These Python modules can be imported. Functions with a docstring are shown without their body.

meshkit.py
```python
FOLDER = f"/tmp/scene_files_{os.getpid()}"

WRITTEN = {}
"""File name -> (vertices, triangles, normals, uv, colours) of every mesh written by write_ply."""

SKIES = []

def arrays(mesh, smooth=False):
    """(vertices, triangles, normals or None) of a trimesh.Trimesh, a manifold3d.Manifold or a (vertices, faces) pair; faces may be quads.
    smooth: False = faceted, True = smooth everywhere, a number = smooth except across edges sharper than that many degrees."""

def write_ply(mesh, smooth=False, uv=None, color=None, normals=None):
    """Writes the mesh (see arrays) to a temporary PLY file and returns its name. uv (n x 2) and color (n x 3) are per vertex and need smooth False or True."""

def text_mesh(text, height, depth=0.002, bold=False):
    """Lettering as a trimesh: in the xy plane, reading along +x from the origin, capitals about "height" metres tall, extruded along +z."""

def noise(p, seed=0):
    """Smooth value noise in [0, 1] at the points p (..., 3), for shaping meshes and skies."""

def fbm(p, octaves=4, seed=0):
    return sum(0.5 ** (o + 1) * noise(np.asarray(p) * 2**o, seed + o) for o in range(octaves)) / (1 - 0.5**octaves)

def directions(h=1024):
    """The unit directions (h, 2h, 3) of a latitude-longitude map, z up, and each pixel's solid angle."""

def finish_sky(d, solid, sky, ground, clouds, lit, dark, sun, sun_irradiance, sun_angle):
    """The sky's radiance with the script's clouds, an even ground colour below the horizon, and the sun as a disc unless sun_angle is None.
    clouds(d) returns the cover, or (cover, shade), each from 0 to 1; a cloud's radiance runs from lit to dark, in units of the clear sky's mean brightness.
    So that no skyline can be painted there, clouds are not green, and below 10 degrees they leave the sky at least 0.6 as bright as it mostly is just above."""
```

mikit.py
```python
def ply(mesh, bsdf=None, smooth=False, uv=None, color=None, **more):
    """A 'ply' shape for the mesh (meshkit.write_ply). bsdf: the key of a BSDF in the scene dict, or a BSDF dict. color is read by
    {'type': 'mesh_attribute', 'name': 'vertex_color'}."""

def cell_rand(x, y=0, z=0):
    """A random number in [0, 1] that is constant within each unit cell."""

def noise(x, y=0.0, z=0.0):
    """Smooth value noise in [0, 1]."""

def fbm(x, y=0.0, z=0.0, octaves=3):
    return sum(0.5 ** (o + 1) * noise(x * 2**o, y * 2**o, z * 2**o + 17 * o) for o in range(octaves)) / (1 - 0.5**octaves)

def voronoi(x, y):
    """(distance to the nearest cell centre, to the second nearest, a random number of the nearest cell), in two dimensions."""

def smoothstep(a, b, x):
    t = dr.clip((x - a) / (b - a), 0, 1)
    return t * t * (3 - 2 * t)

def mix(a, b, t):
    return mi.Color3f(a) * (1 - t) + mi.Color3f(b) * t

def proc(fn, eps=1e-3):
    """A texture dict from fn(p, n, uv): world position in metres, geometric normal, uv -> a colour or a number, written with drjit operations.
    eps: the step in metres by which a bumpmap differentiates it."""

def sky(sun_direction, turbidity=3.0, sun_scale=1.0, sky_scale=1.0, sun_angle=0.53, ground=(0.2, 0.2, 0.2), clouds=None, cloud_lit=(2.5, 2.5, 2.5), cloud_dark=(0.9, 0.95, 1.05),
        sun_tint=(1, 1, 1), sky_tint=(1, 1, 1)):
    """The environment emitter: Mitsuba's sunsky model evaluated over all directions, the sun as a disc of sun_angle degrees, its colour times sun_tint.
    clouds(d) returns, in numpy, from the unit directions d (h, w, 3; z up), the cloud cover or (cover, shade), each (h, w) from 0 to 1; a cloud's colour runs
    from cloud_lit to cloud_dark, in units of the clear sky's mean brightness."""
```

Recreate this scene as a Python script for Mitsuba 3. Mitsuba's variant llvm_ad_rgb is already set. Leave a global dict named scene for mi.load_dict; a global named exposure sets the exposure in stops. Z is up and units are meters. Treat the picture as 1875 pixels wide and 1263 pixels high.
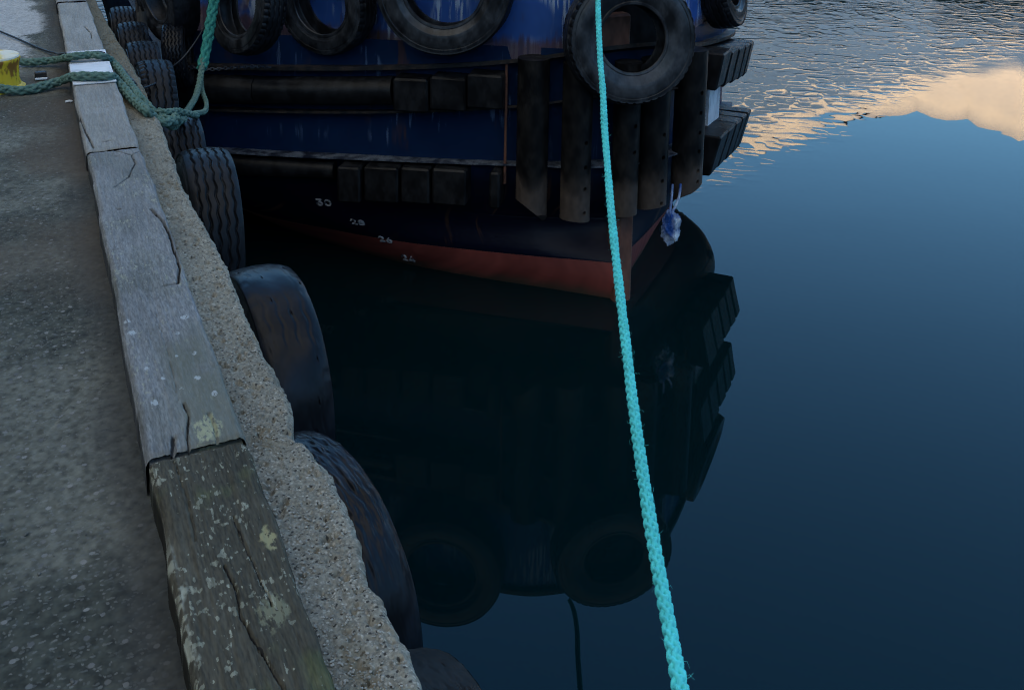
import math
import numpy as np, trimesh, manifold3d as m3, mitsuba as mi, drjit as dr
import mikit, meshkit
from mikit import proc, noise, fbm, voronoi, smoothstep, mix, cell_rand
from scipy.interpolate import PchipInterpolator, CubicSpline
T = mi.ScalarTransform4f
rng = np.random.default_rng(7)
scene, labels = {'type': 'scene'}, {}

# ---------------------------------------------------------------- camera
EYE = np.array([0.0, 0.0, 4.15])
FWD, UP = np.array([0.421, 0.891, -0.170]), np.array([0.058, 0.160, 0.985])
scene['camera'] = {'type': 'perspective', 'fov': 2 * math.degrees(math.atan(937.5 / 1880.0)), 'fov_axis': 'x',
                   'to_world': T().look_at(origin=EYE.tolist(), target=(EYE + FWD).tolist(), up=UP.tolist()),
                   'principal_point_offset_y': (631.5 - 13.0) / 1263.0, 'near_clip': 0.05, 'far_clip': 30000.0}
# ---------------------------------------------------------------- light: low sun behind the camera, hidden by the ridge; dusk sky, clear in the east, added clouds overhead
SUN_AZ, SUN_EL = math.radians(225.0), math.radians(7.0)
def added_veil(d):
    # added cloud deck, unseen, shaped to light the quay from overhead and west
    w = d @ np.array([math.sin(SUN_AZ) * 0.36, math.cos(SUN_AZ) * 0.36, 0.933])
    q = np.stack([d[..., 0] / (d[..., 2] + 0.35), d[..., 1] / (d[..., 2] + 0.35), 0 * w], -1)
    n = meshkit.fbm(q * 2.6, 5, 3)
    return np.clip((w + 0.6 * (n - 0.5) - 0.56) / 0.30, 0, 1) * 0.9, np.clip(meshkit.fbm(q * 1.7 + 5, 4, 6) * 1.6 - 0.5, 0, 1)
scene['sky'] = mikit.sky([math.sin(SUN_AZ) * math.cos(SUN_EL), math.cos(SUN_AZ) * math.cos(SUN_EL), math.sin(SUN_EL)], turbidity=3.0, sky_tint=(0.42, 0.79, 1.27), sun_tint=(0.95, 1.05, 1.62), clouds=added_veil, cloud_lit=(2.35, 2.2, 1.85), cloud_dark=(1.22, 1.26, 1.22))
exposure = 4.3

# ---------------------------------------------------------------- materials
def lum(c): return {'type': 'rgb', 'value': list(c)}
def principled(key, color, rough=0.6, metallic=0.0, spec=0.4, bump=None, bump_scale=1.0, eps=1e-3, **kw):
    b = {'type': 'principled', 'base_color': color if isinstance(color, dict) else lum(color),
         'roughness': rough if isinstance(rough, dict) else float(rough), 'metallic': metallic, 'specular': spec, **kw}
    if bump is not None:
        b = {'type': 'bumpmap', 'arbitrary': proc(bump, eps), 'scale': bump_scale, 'bsdf': b}
    scene[key] = {'type': 'twosided', 'bsdf': b}
    return key
def c3(a): return mi.Color3f(a)

def slab_color(p, n, uv):
    f = fbm(p.x * 3, p.y * 3, 0, 4)
    g = fbm(p.x * 60, p.y * 60, 3, 3)
    d, d2, r = voronoi(p.x * 95 + 2 * g, p.y * 95)
    base = mix((0.046, 0.048, 0.037), (0.110, 0.108, 0.085), smoothstep(0.3, 0.7, f))
    base = base * (0.30 + 1.4 * g)
    stone = smoothstep(0.42, 0.25, d) * smoothstep(0.45, 0.75, r)
    base = mix(base, mix((0.08, 0.083, 0.078), (0.19, 0.185, 0.165), cell_rand(r * 977)), stone * 0.6)
    d, d2, r = voronoi(p.x * 38, p.y * 38)
    base = mix(base, mix((0.09, 0.09, 0.085), (0.22, 0.21, 0.19), cell_rand(r * 977)), smoothstep(0.30, 0.18, d) * smoothstep(0.80, 0.86, r))
    # darker strip along the kerb, brown algae in patches
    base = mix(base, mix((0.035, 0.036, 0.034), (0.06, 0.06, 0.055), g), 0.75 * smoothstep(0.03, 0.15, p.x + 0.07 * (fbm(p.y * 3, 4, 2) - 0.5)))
    br = smoothstep(0.5, 0.72, fbm(p.x * 2.2 + 7, p.y * 1.3, 5, 4)) * smoothstep(3.0, 4.5, p.y)
    base = mix(base, (0.075, 0.055, 0.036), 0.6 * br)
    # thin frost film, left by frozen wet patches further along the quay
    q = p.y - 6.9 + 1.1 * (fbm(p.x * 2.5, p.y * 1.4, 9, 4) - 0.5) * 2
    fr = smoothstep(0.1, 0.4, q) * smoothstep(0.46, 0.72, 0.25 * (g - 0.5) + fbm(p.x * 3.2 + 3, p.y * 2.6, 1, 6) + 0.55 * smoothstep(0.12, -0.2, p.x) * smoothstep(7.2, 8.6, p.y) - 0.10)
    fr = fr * smoothstep(0.12, 0.0, p.x)
    return mix(base, (0.46, 0.45, 0.43), fr * (0.35 + 0.55 * g))
principled('slab_concrete', proc(slab_color), 0.85, spec=0.25)
def edge_color(p, n, uv):
    g = fbm(p.x * 90, p.y * 90, p.z * 90, 3)
    f = fbm(p.x * 5, p.y * 3, p.z * 4, 4)
    d, d2, r = voronoi(p.x * 120 + g, p.y * 120)
    base = mix((0.145, 0.133, 0.10), (0.30, 0.278, 0.22), g)
    base = mix(base, mix((0.17, 0.158, 0.128), (0.40, 0.37, 0.305), cell_rand(r * 613)), smoothstep(0.45, 0.28, d) * smoothstep(0.35, 0.6, r))
    base = base * (0.60 + 0.6 * f) * (0.55 + 0.8 * fbm(p.x * 210, p.y * 210, 1, 2))
    pd, pd2, pr = voronoi(p.x * 62 + 0.6 * g, p.y * 62)
    base = mix(base, (0.03, 0.028, 0.024), smoothstep(0.24, 0.14, pd) * smoothstep(0.45, 0.55, pr) * 0.9)
    br = smoothstep(0.50, 0.68, fbm(p.x * 6 + 3, p.y * 1.6, 2, 4)) 
    base = mix(base, (0.14, 0.105, 0.05), 0.65 * br)
    base = mix(base, mix((0.085, 0.075, 0.05), (0.14, 0.12, 0.08), g), 0.8 * smoothstep(5.2, 7.2, p.y + 1.2 * (f - 0.5)))
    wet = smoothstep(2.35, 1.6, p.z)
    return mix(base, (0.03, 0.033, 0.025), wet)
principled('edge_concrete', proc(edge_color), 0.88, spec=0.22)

def wood(pale, dark, moss, lichen, seed):
    def fn(p, n, uv):
        g = fbm(p.x * 70 + seed, p.y * 6, p.z * 40, 4)
        h = fbm(p.x * 14 + seed, p.y * 3.5, p.z * 14, 4)
        k = fbm(p.x * 240, p.y * 26 + seed, 0, 2)
        c = mix(dark, pale, dr.clip(0.30 + 0.35 * g + 0.85 * (h - 0.40), 0, 1))
        c = c * (0.72 + 0.5 * k)
        m = smoothstep(0.56, 0.74, fbm(p.x * 9 + seed, p.y * 5, 6, 4)) * moss
        c = mix(c, mix((0.045, 0.052, 0.024), (0.11, 0.11, 0.055), k), m)
        q = fbm(p.x * 120 + seed, p.y * 62, 4, 3) + 0.42 * (fbm(p.x * 10, p.y * 6 + seed, 8, 3) - 0.5)
        l = smoothstep(0.80 - 0.45 * lichen, 0.85 - 0.45 * lichen, q)
        c = mix(c, mix((0.16, 0.16, 0.11), (0.32, 0.32, 0.25), k), l * (0.4 + 0.5 * k))
        fade = smoothstep(6.5, 3.0, p.y)
        c = c * (1 + fade * (0.72 * fbm(p.x * 300, p.y * 60 + seed, 2, 2) - 0.36))
        return mix(c, c * 0.25, smoothstep(0.0, -0.035, p.z - 2.64))  # shade on the timber sides put into the colour below the top
    return fn
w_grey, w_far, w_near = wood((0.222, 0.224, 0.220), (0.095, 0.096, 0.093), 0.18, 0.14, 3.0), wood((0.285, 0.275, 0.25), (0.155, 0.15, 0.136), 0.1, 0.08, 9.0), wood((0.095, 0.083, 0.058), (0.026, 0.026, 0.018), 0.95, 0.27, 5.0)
def blot(p, x, y, rx, ry, seed):
    q = dr.sqrt(dr.square((p.x - x) / rx) + dr.square((p.y - y) / ry))
    return smoothstep(1.15, 0.7, q + 1.3 * (fbm(p.x * 80 + seed, p.y * 50, 0, 4) - 0.5)) * smoothstep(0.30, 0.50, fbm(p.x * 190 + seed, p.y * 80, 2, 3))
def seg_d(p, pts):
    d = mi.Float(9.0); px, py = p.x + 0.008 * (fbm(p.y * 30, p.x * 30, 7, 3) - 0.5), p.y
    for (ax, ay), (bx_, by) in zip(pts[:-1], pts[1:]):
        vx, vy = bx_ - ax, by - ay; t = dr.clip(((px - ax) * vx + (py - ay) * vy) / (vx * vx + vy * vy), 0, 1)
        d = dr.minimum(d, dr.sqrt(dr.square(px - ax - t * vx) + dr.square(py - ay - t * vy)))
    return d
def darken_cracks(p, c, cracks):  # crack dirt, with the missing self-shadow painted into the colour
    for pts, w in cracks: c = mix(c, (0.012, 0.012, 0.012), smoothstep(w * 0.95, w * 0.3, seg_d(p, pts) + 0.5 * w * (noise(p.y * 90, p.x * 90, 5) - 0.3)) * 0.9)
    return c
CRACK2 = [([(0.28, 4.955), (0.363, 4.836), (0.368, 4.707), (0.325, 4.527), (0.256, 4.407)], 0.004), ([(0.363, 4.84), (0.40, 4.87), (0.412, 4.86)], 0.004), ([(0.368, 4.089), (0.400, 3.921), (0.404, 3.745), (0.400, 3.488), (0.377, 3.358), (0.333, 3.354)], 0.0055),
          ([(0.279, 2.392), (0.281, 2.45), (0.299, 2.547), (0.294, 2.605)], 0.004), ([(0.24, 2.392), (0.250, 2.46)], 0.007), ([(0.25, 4.15), (0.262, 4.14)], 0.008)]
CRACK1 = [([(0.286, 1.95), (0.295, 1.872), (0.291, 1.794), (0.306, 1.714), (0.329, 1.592)], 0.0028), ([(0.330, 2.10), (0.340, 1.95), (0.352, 1.80)], 0.002)]
def grey_timber(p, n, uv):
    c = w_grey(p, n, uv)
    gr = smoothstep(3.1, 2.7, p.y + 0.5 * (fbm(p.x * 16, p.y * 8, 2, 3) - 0.5)) * smoothstep(0.22, 0.32, p.x)
    c = mix(c, (0.115, 0.12, 0.085), gr * 0.65)
    c = mix(c, (0.33, 0.33, 0.20), blot(p, 0.335, 2.46, 0.040, 0.060, 1.0) * (0.45 + 0.6 * fbm(p.x * 200, p.y * 90, 3, 2)))
    for x, y, r in ((0.206, 3.06, 0.012), (0.200, 3.14, 0.010), (0.226, 2.637, 0.011), (0.222, 2.82, 0.007), (0.26, 2.75, 0.006), (0.30, 2.68, 0.007), (0.345, 2.72, 0.009), (0.36, 2.86, 0.008), (0.33, 3.0, 0.007), (0.31, 2.86, 0.005), (0.375, 2.62, 0.009), (0.365, 3.1, 0.012)):
        c = mix(c, (0.40, 0.43, 0.43), blot(p, x, y, r, r * 1.3, x * 90) * 0.7)
    return darken_cracks(p, c, CRACK2)
def near_timber(p, n, uv):
    c = w_near(p, n, uv)
    c = mix(c, (0.30, 0.27, 0.14), blot(p, 0.386, 2.00, 0.017, 0.035, 4.0) * 0.85)
    c = mix(c, (0.24, 0.24, 0.15), blot(p, 0.355, 1.78, 0.030, 0.05, 6.0) * 0.55)
    c = mix(c, (0.33, 0.34, 0.27), smoothstep(0.205, 0.188, p.x + 0.03 * (fbm(p.x * 50, p.y * 22, 1, 3) - 0.5)) * smoothstep(2.15, 1.95, p.y) * smoothstep(2.615, 2.635, p.z) * smoothstep(0.35, 0.6, fbm(p.x * 90, p.y * 40, 3, 3)) * 0.9)
    return darken_cracks(p, c, CRACK1)
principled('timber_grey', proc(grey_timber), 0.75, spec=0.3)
CRACK3 = [([(0.180, 5.62), (0.191, 5.328), (0.212, 5.02)], 0.006), ([(0.26, 5.11), (0.29, 5.12)], 0.010), ([(0.30, 5.75), (0.325, 5.76)], 0.007), ([(0.33, 8.2), (0.36, 7.9), (0.355, 7.7)], 0.005)]
def pale_timber(p, n, uv): return darken_cracks(p, w_far(p, n, uv), CRACK3)
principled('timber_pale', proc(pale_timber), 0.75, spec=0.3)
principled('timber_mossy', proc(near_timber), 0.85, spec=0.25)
principled('driftwood', proc(wood((0.30, 0.29, 0.27), (0.12, 0.11, 0.10), 0.1, 0.05, 13.0)), 0.8, spec=0.3)
def stone_color(p, n, uv): return mix((0.04, 0.04, 0.034), (0.15, 0.145, 0.125), noise(p.x * 130, p.y * 130, 4))
principled('pebble_dark', proc(stone_color), 0.7, spec=0.35)
def stone_light(p, n, uv): return mix((0.13, 0.12, 0.10), (0.40, 0.38, 0.32), noise(p.x * 150, p.y * 150, 4))
principled('pebble_light', proc(stone_light), 0.7, spec=0.35)

def rubber(base, dust_sheen, amt, seed):
    def fn(p, n, uv):
        g = fbm(p.x * 14 + seed, p.y * 14, p.z * 7, 4)
        k = fbm(p.x * 90, p.y * 90, p.z * 30 + seed, 3)
        return mix(base, dust_sheen, dr.clip(amt * smoothstep(0.25, 0.8, g) * (0.5 + k), 0, 1))
    return fn
principled('tyre_rubber', proc(rubber((0.0055, 0.006, 0.007), (0.021, 0.023, 0.028), 0.7, 1.0)), 0.38, spec=0.22)
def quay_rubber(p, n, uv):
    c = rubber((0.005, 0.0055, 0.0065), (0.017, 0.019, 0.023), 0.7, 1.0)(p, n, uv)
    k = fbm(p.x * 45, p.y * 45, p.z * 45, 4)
    return mix(c, (0.26, 0.27, 0.29), smoothstep(0.52, 0.90, n.z + 0.5 * (k - 0.5)) * (0.25 + 0.6 * k))  # paler colour where the rubber faces upward
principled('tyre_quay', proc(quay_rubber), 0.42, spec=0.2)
principled('tyre_black', proc(rubber((0.005, 0.005, 0.005), (0.014, 0.013, 0.012), 0.7, 1.0)), 0.6, spec=0.25)
principled('tyre_worn', proc(rubber((0.004, 0.0045, 0.006), (0.010, 0.012, 0.017), 0.9, 4.0)), 0.30, spec=0.20)  # bluish second tone carries the sheen of the sky in colour
principled('tyre_sidewall', proc(rubber((0.006, 0.006, 0.007), (0.050, 0.053, 0.058), 0.8, 8.0)), 0.34, spec=0.38)  # paler second tone paints in the highlights on the sidewalls
def scuffs(p, n, uv): return 0.004 * fbm(p.x * 9, p.y * 9, p.z * 4, 3) + 0.0012 * fbm(p.x * 70, p.y * 70, p.z * 18, 3)
def fender_color(p, n, uv):
    c = rubber((0.004, 0.004, 0.0045), (0.022, 0.020, 0.018), 0.8, 2.0)(p, n, uv)
    b = smoothstep(1.22, 1.02, p.z + 0.30 * (fbm(p.x * 6, p.y * 6, p.z * 3, 3) - 0.5))
    return mix(c, mix((0.055, 0.042, 0.034), (0.12, 0.092, 0.075), fbm(p.x * 30, p.y * 30, p.z * 14)), 0.75 * b)  # warm glow off the water painted on the lower ends
principled('fender_rubber', proc(fender_color), 0.42, spec=0.16, bump=scuffs)
principled('block_rubber', proc(rubber((0.004, 0.004, 0.0045), (0.018, 0.018, 0.019), 0.8, 11.0)), 0.42, spec=0.18, bump=scuffs)
def hull_blue(p, n, uv):
    g = fbm(p.x * 3, p.y * 3, p.z * 2, 4)
    c = mix((0.002, 0.010, 0.038), (0.004, 0.021, 0.062), g)
    c = mix((0.0012, 0.0024, 0.011), c, smoothstep(0.95, 1.2, p.z))  # same blue painted darker low down for the shade under the flare
    s = fbm(p.x * 55 + p.y * 21, p.z * 3.0, 2, 4)
    k = fbm(p.x * 4 + 3, p.y * 4, p.z * 3, 3)
    c = mix(c, (0.16, 0.22, 0.33), smoothstep(0.60, 0.78, s) * smoothstep(0.56, 0.72, k) * 0.45 * smoothstep(1.2, 1.4, p.z))
    rust = smoothstep(0.63, 0.74, fbm(p.x * 20 + p.y * 9, p.z * 2.0, 7, 4)) * smoothstep(0.52, 0.68, fbm(p.x * 2.2, p.y * 2.2 + 5, p.z * 2.2, 3))
    return mix(c, mix((0.045, 0.022, 0.012), (0.09, 0.04, 0.02), s), rust * 0.6)
def dents(p, n, uv): return 0.010 * fbm(p.x * 2.6, p.y * 2.6, p.z * 2.2, 2) - 0.004 * smoothstep(0.012, 0.0, dr.abs(p.z - 0.66)) + 0.0015 * fbm(p.x * 30, p.y * 30, p.z * 30, 2)
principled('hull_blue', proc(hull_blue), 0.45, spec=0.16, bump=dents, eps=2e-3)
def bulwark_blue(p, n, uv):
    g = fbm(p.x * 3, p.y * 3, p.z * 2, 4)
    c = mix((0.014, 0.048, 0.19), (0.030, 0.10, 0.33), g)
    s = fbm(p.x * 70 + p.y * 30, p.z * 4.0, 2, 4)
    k = fbm(p.x * 3.3 + 3, p.y * 3.3, p.z * 2, 3)
    c = mix(c, (0.36, 0.44, 0.53), smoothstep(0.46, 0.68, s) * smoothstep(0.36, 0.56, k) * 0.85)
    rust = smoothstep(0.60, 0.70, fbm(p.x * 24 + p.y * 9, p.z * 2.2, 7, 4)) * smoothstep(0.50, 0.62, fbm(p.x * 2.6, p.y * 2.6 + 5, p.z * 2.2, 3))
    rust = dr.maximum(rust, smoothstep(0.10, 0.0, p.z - 2.28 + 0.12 * (s - 0.5)) * 0.8)
    return mix(c, mix((0.045, 0.03, 0.02), (0.13, 0.055, 0.03), s), rust)
principled('bulwark_blue', proc(bulwark_blue), 0.5, spec=0.35, bump=dents, eps=2e-3)
def antifoul(p, n, uv):
    g = fbm(p.x * 16 + p.y * 9, p.z * 1.5, 3, 4)
    c = mix((0.085, 0.017, 0.014), (0.21, 0.048, 0.038), g)
    return mix(c, (0.035, 0.03, 0.02), 0.9 * smoothstep(0.13, -0.01, p.z + 0.07 * (g - 0.5)))
principled('antifouling', proc(antifoul), 0.6, spec=0.3)
def rusty(p, n, uv):
    g = fbm(p.x * 25, p.y * 25, p.z * 9, 4)
    return mix((0.045, 0.022, 0.016), (0.17, 0.075, 0.05), g)
principled('rusty_steel', proc(rusty), 0.7, spec=0.3)
principled('dark_steel', proc(rubber((0.010, 0.010, 0.011), (0.045, 0.030, 0.022), 0.8, 6.0)), 0.5, spec=0.4)
principled('white_paint', proc(rubber((0.62, 0.63, 0.64), (0.35, 0.36, 0.38), 0.7, 3.0)), 0.6)
def mark_c(p, n, uv): return mix((0.03, 0.03, 0.04), (0.36, 0.36, 0.37), smoothstep(0.30, 0.55, fbm(p.x * 40, p.y * 40, p.z * 40, 3)))
principled('mark_white', proc(mark_c), 0.6)
principled('scrape_white', proc(rubber((0.006, 0.009, 0.018), (0.20, 0.22, 0.25), 0.5, 5.0)), 0.6)
def yellow(p, n, uv):
    g = fbm(p.x * 30 + p.y * 12, p.z * 7, 2, 4)
    c = mix((0.58, 0.36, 0.012), (0.72, 0.48, 0.03), g)
    r = smoothstep(0.62, 0.72, fbm(p.x * 34, p.y * 34, p.z * 9, 4) + 0.16 * smoothstep(0.07, 0.0, dr.abs(p.z - 2.72)))
    return mix(c, (0.22, 0.075, 0.015), r * 0.9)
principled('bollard_yellow', proc(yellow), 0.5)
def yellow_top(p, n, uv): return mix((0.60, 0.44, 0.10), (0.62, 0.58, 0.46), smoothstep(0.40, 0.65, fbm(p.x * 12, p.y * 12, 0, 4)))
principled('bollard_top', proc(yellow_top), 0.7)
def rope_col(a, b):
    def fn(p, n, uv):
        c = mix(a, b, fbm(p.x * 160, p.y * 160, p.z * 160, 3))
        return c * (0.70 + 0.45 * fbm(p.x * 11, p.y * 11, p.z * 11, 3))
    return fn
principled('rope_turquoise', proc(rope_col((0.07, 0.50, 0.47), (0.12, 0.80, 0.76))), 0.75, spec=0.25)
principled('rope_green', proc(rope_col((0.012, 0.13, 0.10), (0.07, 0.33, 0.26))), 0.8, spec=0.25)
def greygreen(p, n, uv): return mix((0.035, 0.10, 0.075), (0.17, 0.24, 0.20), fbm(p.x * 60, p.y * 60, p.z * 60, 3))
principled('rope_weathered', proc(greygreen), 0.85, spec=0.2)
principled('cable_black', (0.018, 0.019, 0.022), 0.45)
principled('blue_plastic', proc(rubber((0.006, 0.045, 0.20), (0.52, 0.62, 0.70), 0.95, 15.0)), 0.4)

# water: dark harbour water with a smooth lee near the quay and a breeze-ruffled part beyond a slanting line
def waves(p, n, uv):
    x, y = p.x, p.y
    d = (y - 10.9 - 0.35 * (x - 9.3)) + 1.3 * (fbm(x * 0.55, y * 0.8, 2, 3) - 0.5) * 2
    m = smoothstep(-1.1, 1.9, d) + 0.9 * smoothstep(2.0, 9.0, d)
    u, v = 0.55 * x + 0.83 * y, -0.83 * x + 0.55 * y
    w = 0.5 * (fbm(u * 0.7, v * 0.7, 1, 2) - 0.5)
    n1 = noise(u * 1.3 + w, v * 0.9 + w, 3); n2 = noise(u * 3.0 + 2 * w, v * 2.5 + 7, 5); n3 = noise(u * 6.4 + 3 * w, v * 5.6, 8)
    rg = lambda q: dr.square(dr.square(1 - dr.abs(2 * q - 1)))
    r = 0.0042 * n1 + 0.0032 * rg(n2) + 0.0015 * rg(n3)
    lee = 0.0016 * fbm(u * 0.8, v * 0.5, 5, 2) + 0.00012 * noise(u * 5, v * 3.5, 6)
    return m * r + lee
scene['water_surface'] = {'type': 'bumpmap', 'arbitrary': proc(waves, 2e-3), 'scale': 1.0,
                          'bsdf': {'type': 'plastic', 'int_ior': 1.325, 'diffuse_reflectance': lum((0.0009, 0.0088, 0.0108))}}
def mountain_color(p, n, uv):
    g = fbm(p.x * 0.012, p.y * 0.012, p.z * 0.012, 4)
    f = fbm(p.x * 0.05, p.y * 0.05, p.z * 0.05, 3)
    t = smoothstep(-60, 60, p.z - 385 + 170 * (g - 0.5))
    snow = mix((0.34, 0.33, 0.33), (0.72, 0.77, 0.84), smoothstep(0.08, 0.30, fbm(p.x * 0.02, p.y * 0.02, p.z * 0.006, 4)))  # snow tinted blue in place of distance haze and bluish shade
    return mix(mix((0.012, 0.018, 0.016), (0.040, 0.048, 0.042), f), snow, t)
scene['mountain_slopes'] = {'type': 'diffuse', 'reflectance': proc(mountain_color, 1.0)}

def hill_color(p, n, uv): return mix((0.014, 0.020, 0.012), (0.05, 0.055, 0.04), fbm(p.x * 0.1, p.y * 0.1, p.z * 0.1, 3))
scene['added_hill_cover'] = {'type': 'diffuse', 'reflectance': proc(hill_color)}

# ---------------------------------------------------------------- helpers
used = {}
def numbered(name):
    k = used.get(name, 0); used[name] = k + 1
    return name if k == 0 else f'{name}_{k:03d}'
def thing(name, label, cat, group=None):
    key = numbered(name); labels[key] = {'label': label, 'category': cat}
    if group: labels[key]['group'] = group
    return key
def put(name, mesh, mat, parent=None, smooth=False, label=None, kind=None, to_world=None, uv=None):
    if parent == 'tugboat':
        mesh = mesh.copy(); mesh.vertices = settle(mesh.vertices)
    key = numbered(f'{parent}__{name}' if parent else name)
    d = dict(mesh) if isinstance(mesh, dict) else mikit.ply(mesh, None, smooth, uv=uv)
    d['bsdf'] = {'type': 'ref', 'id': mat}
    if to_world is not None: d['to_world'] = to_world
    scene[key] = d
    if label or kind:
        labels.setdefault(key, {}).update({k: v for k, v in (('label', label), ('kind', kind)) if v})
    return key
def cat(*ms): return trimesh.util.concatenate(list(ms))
def box(sx, sy, sz, ch=0.0):
    """box centred on the origin with chamfered edges"""
    if ch <= 0: return trimesh.creation.box((sx, sy, sz))
    h = np.array([sx, sy, sz]) / 2
    pts = [[s[i] * (h[i] - (0 if i == a else ch)) for i in range(3)] for a in range(3) for s in np.array(np.meshgrid([-1, 1], [-1, 1], [-1, 1])).T.reshape(-1, 3)]
    return trimesh.convex.convex_hull(np.array(pts))
def frame(o, ex, ey, ez):
    m = np.eye(4); m[:3, 0], m[:3, 1], m[:3, 2], m[:3, 3] = ex, ey, ez, o
    return m
def unit(v): v = np.asarray(v, float); return v / np.linalg.norm(v)
def frames_along(P):
    t = np.gradient(P, axis=0); t /= np.linalg.norm(t, axis=1, keepdims=True)
    a = np.array([0, 0, 1.0]) if abs(t[0][2]) < 0.8 else np.array([1.0, 0, 0])
    N = np.empty_like(P); n = unit(np.cross(np.cross(t[0], a), t[0]))
    for i in range(len(P)):
        n = n - t[i] * (n @ t[i]); n /= np.linalg.norm(n); N[i] = n
    return t, N, np.cross(t, N)
def tube(P, r, k=8, cap=True):
    P = np.asarray(P, float); t, N, B = frames_along(P)
    r = np.broadcast_to(r, len(P))[:, None, None]
    a = np.arange(k) / k * 2 * np.pi
    V = P[:, None] + r * (np.cos(a)[None, :, None] * N[:, None] + np.sin(a)[None, :, None] * B[:, None])
    n = len(P); i, j = np.meshgrid(np.arange(n - 1), np.arange(k), indexing='ij'); j2 = (j + 1) % k
    F = np.concatenate([np.stack([i * k + j, i * k + j2, (i + 1) * k + j2], -1).reshape(-1, 3), np.stack([i * k + j, (i + 1) * k + j2, (i + 1) * k + j], -1).reshape(-1, 3)])
    V = V.reshape(-1, 3)
    if cap:
        V = np.vstack([V, P[0], P[-1]]); m = len(V)
        jj = np.arange(k); j2 = (jj + 1) % k
        F = np.vstack([F, np.stack([np.full(k, m - 2), j2, jj], -1), np.stack([np.full(k, m - 1), (n - 1) * k + jj, (n - 1) * k + j2], -1)])
    return trimesh.Trimesh(V, F, process=False)
def spline(pts, step):
    pts = np.asarray(pts, float)
    d = np.r_[0, np.cumsum(np.linalg.norm(np.diff(pts, axis=0), axis=1) ** 0.75)]
    f = CubicSpline(d, pts); q = f(np.linspace(0, d[-1], 800))
    L = np.r_[0, np.cumsum(np.linalg.norm(np.diff(q, axis=0), axis=1))]
    u = np.linspace(0, L[-1], max(4, int(L[-1] / step)))
    return np.stack([np.interp(u, L, q[:, i]) for i in range(3)], -1), u
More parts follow.
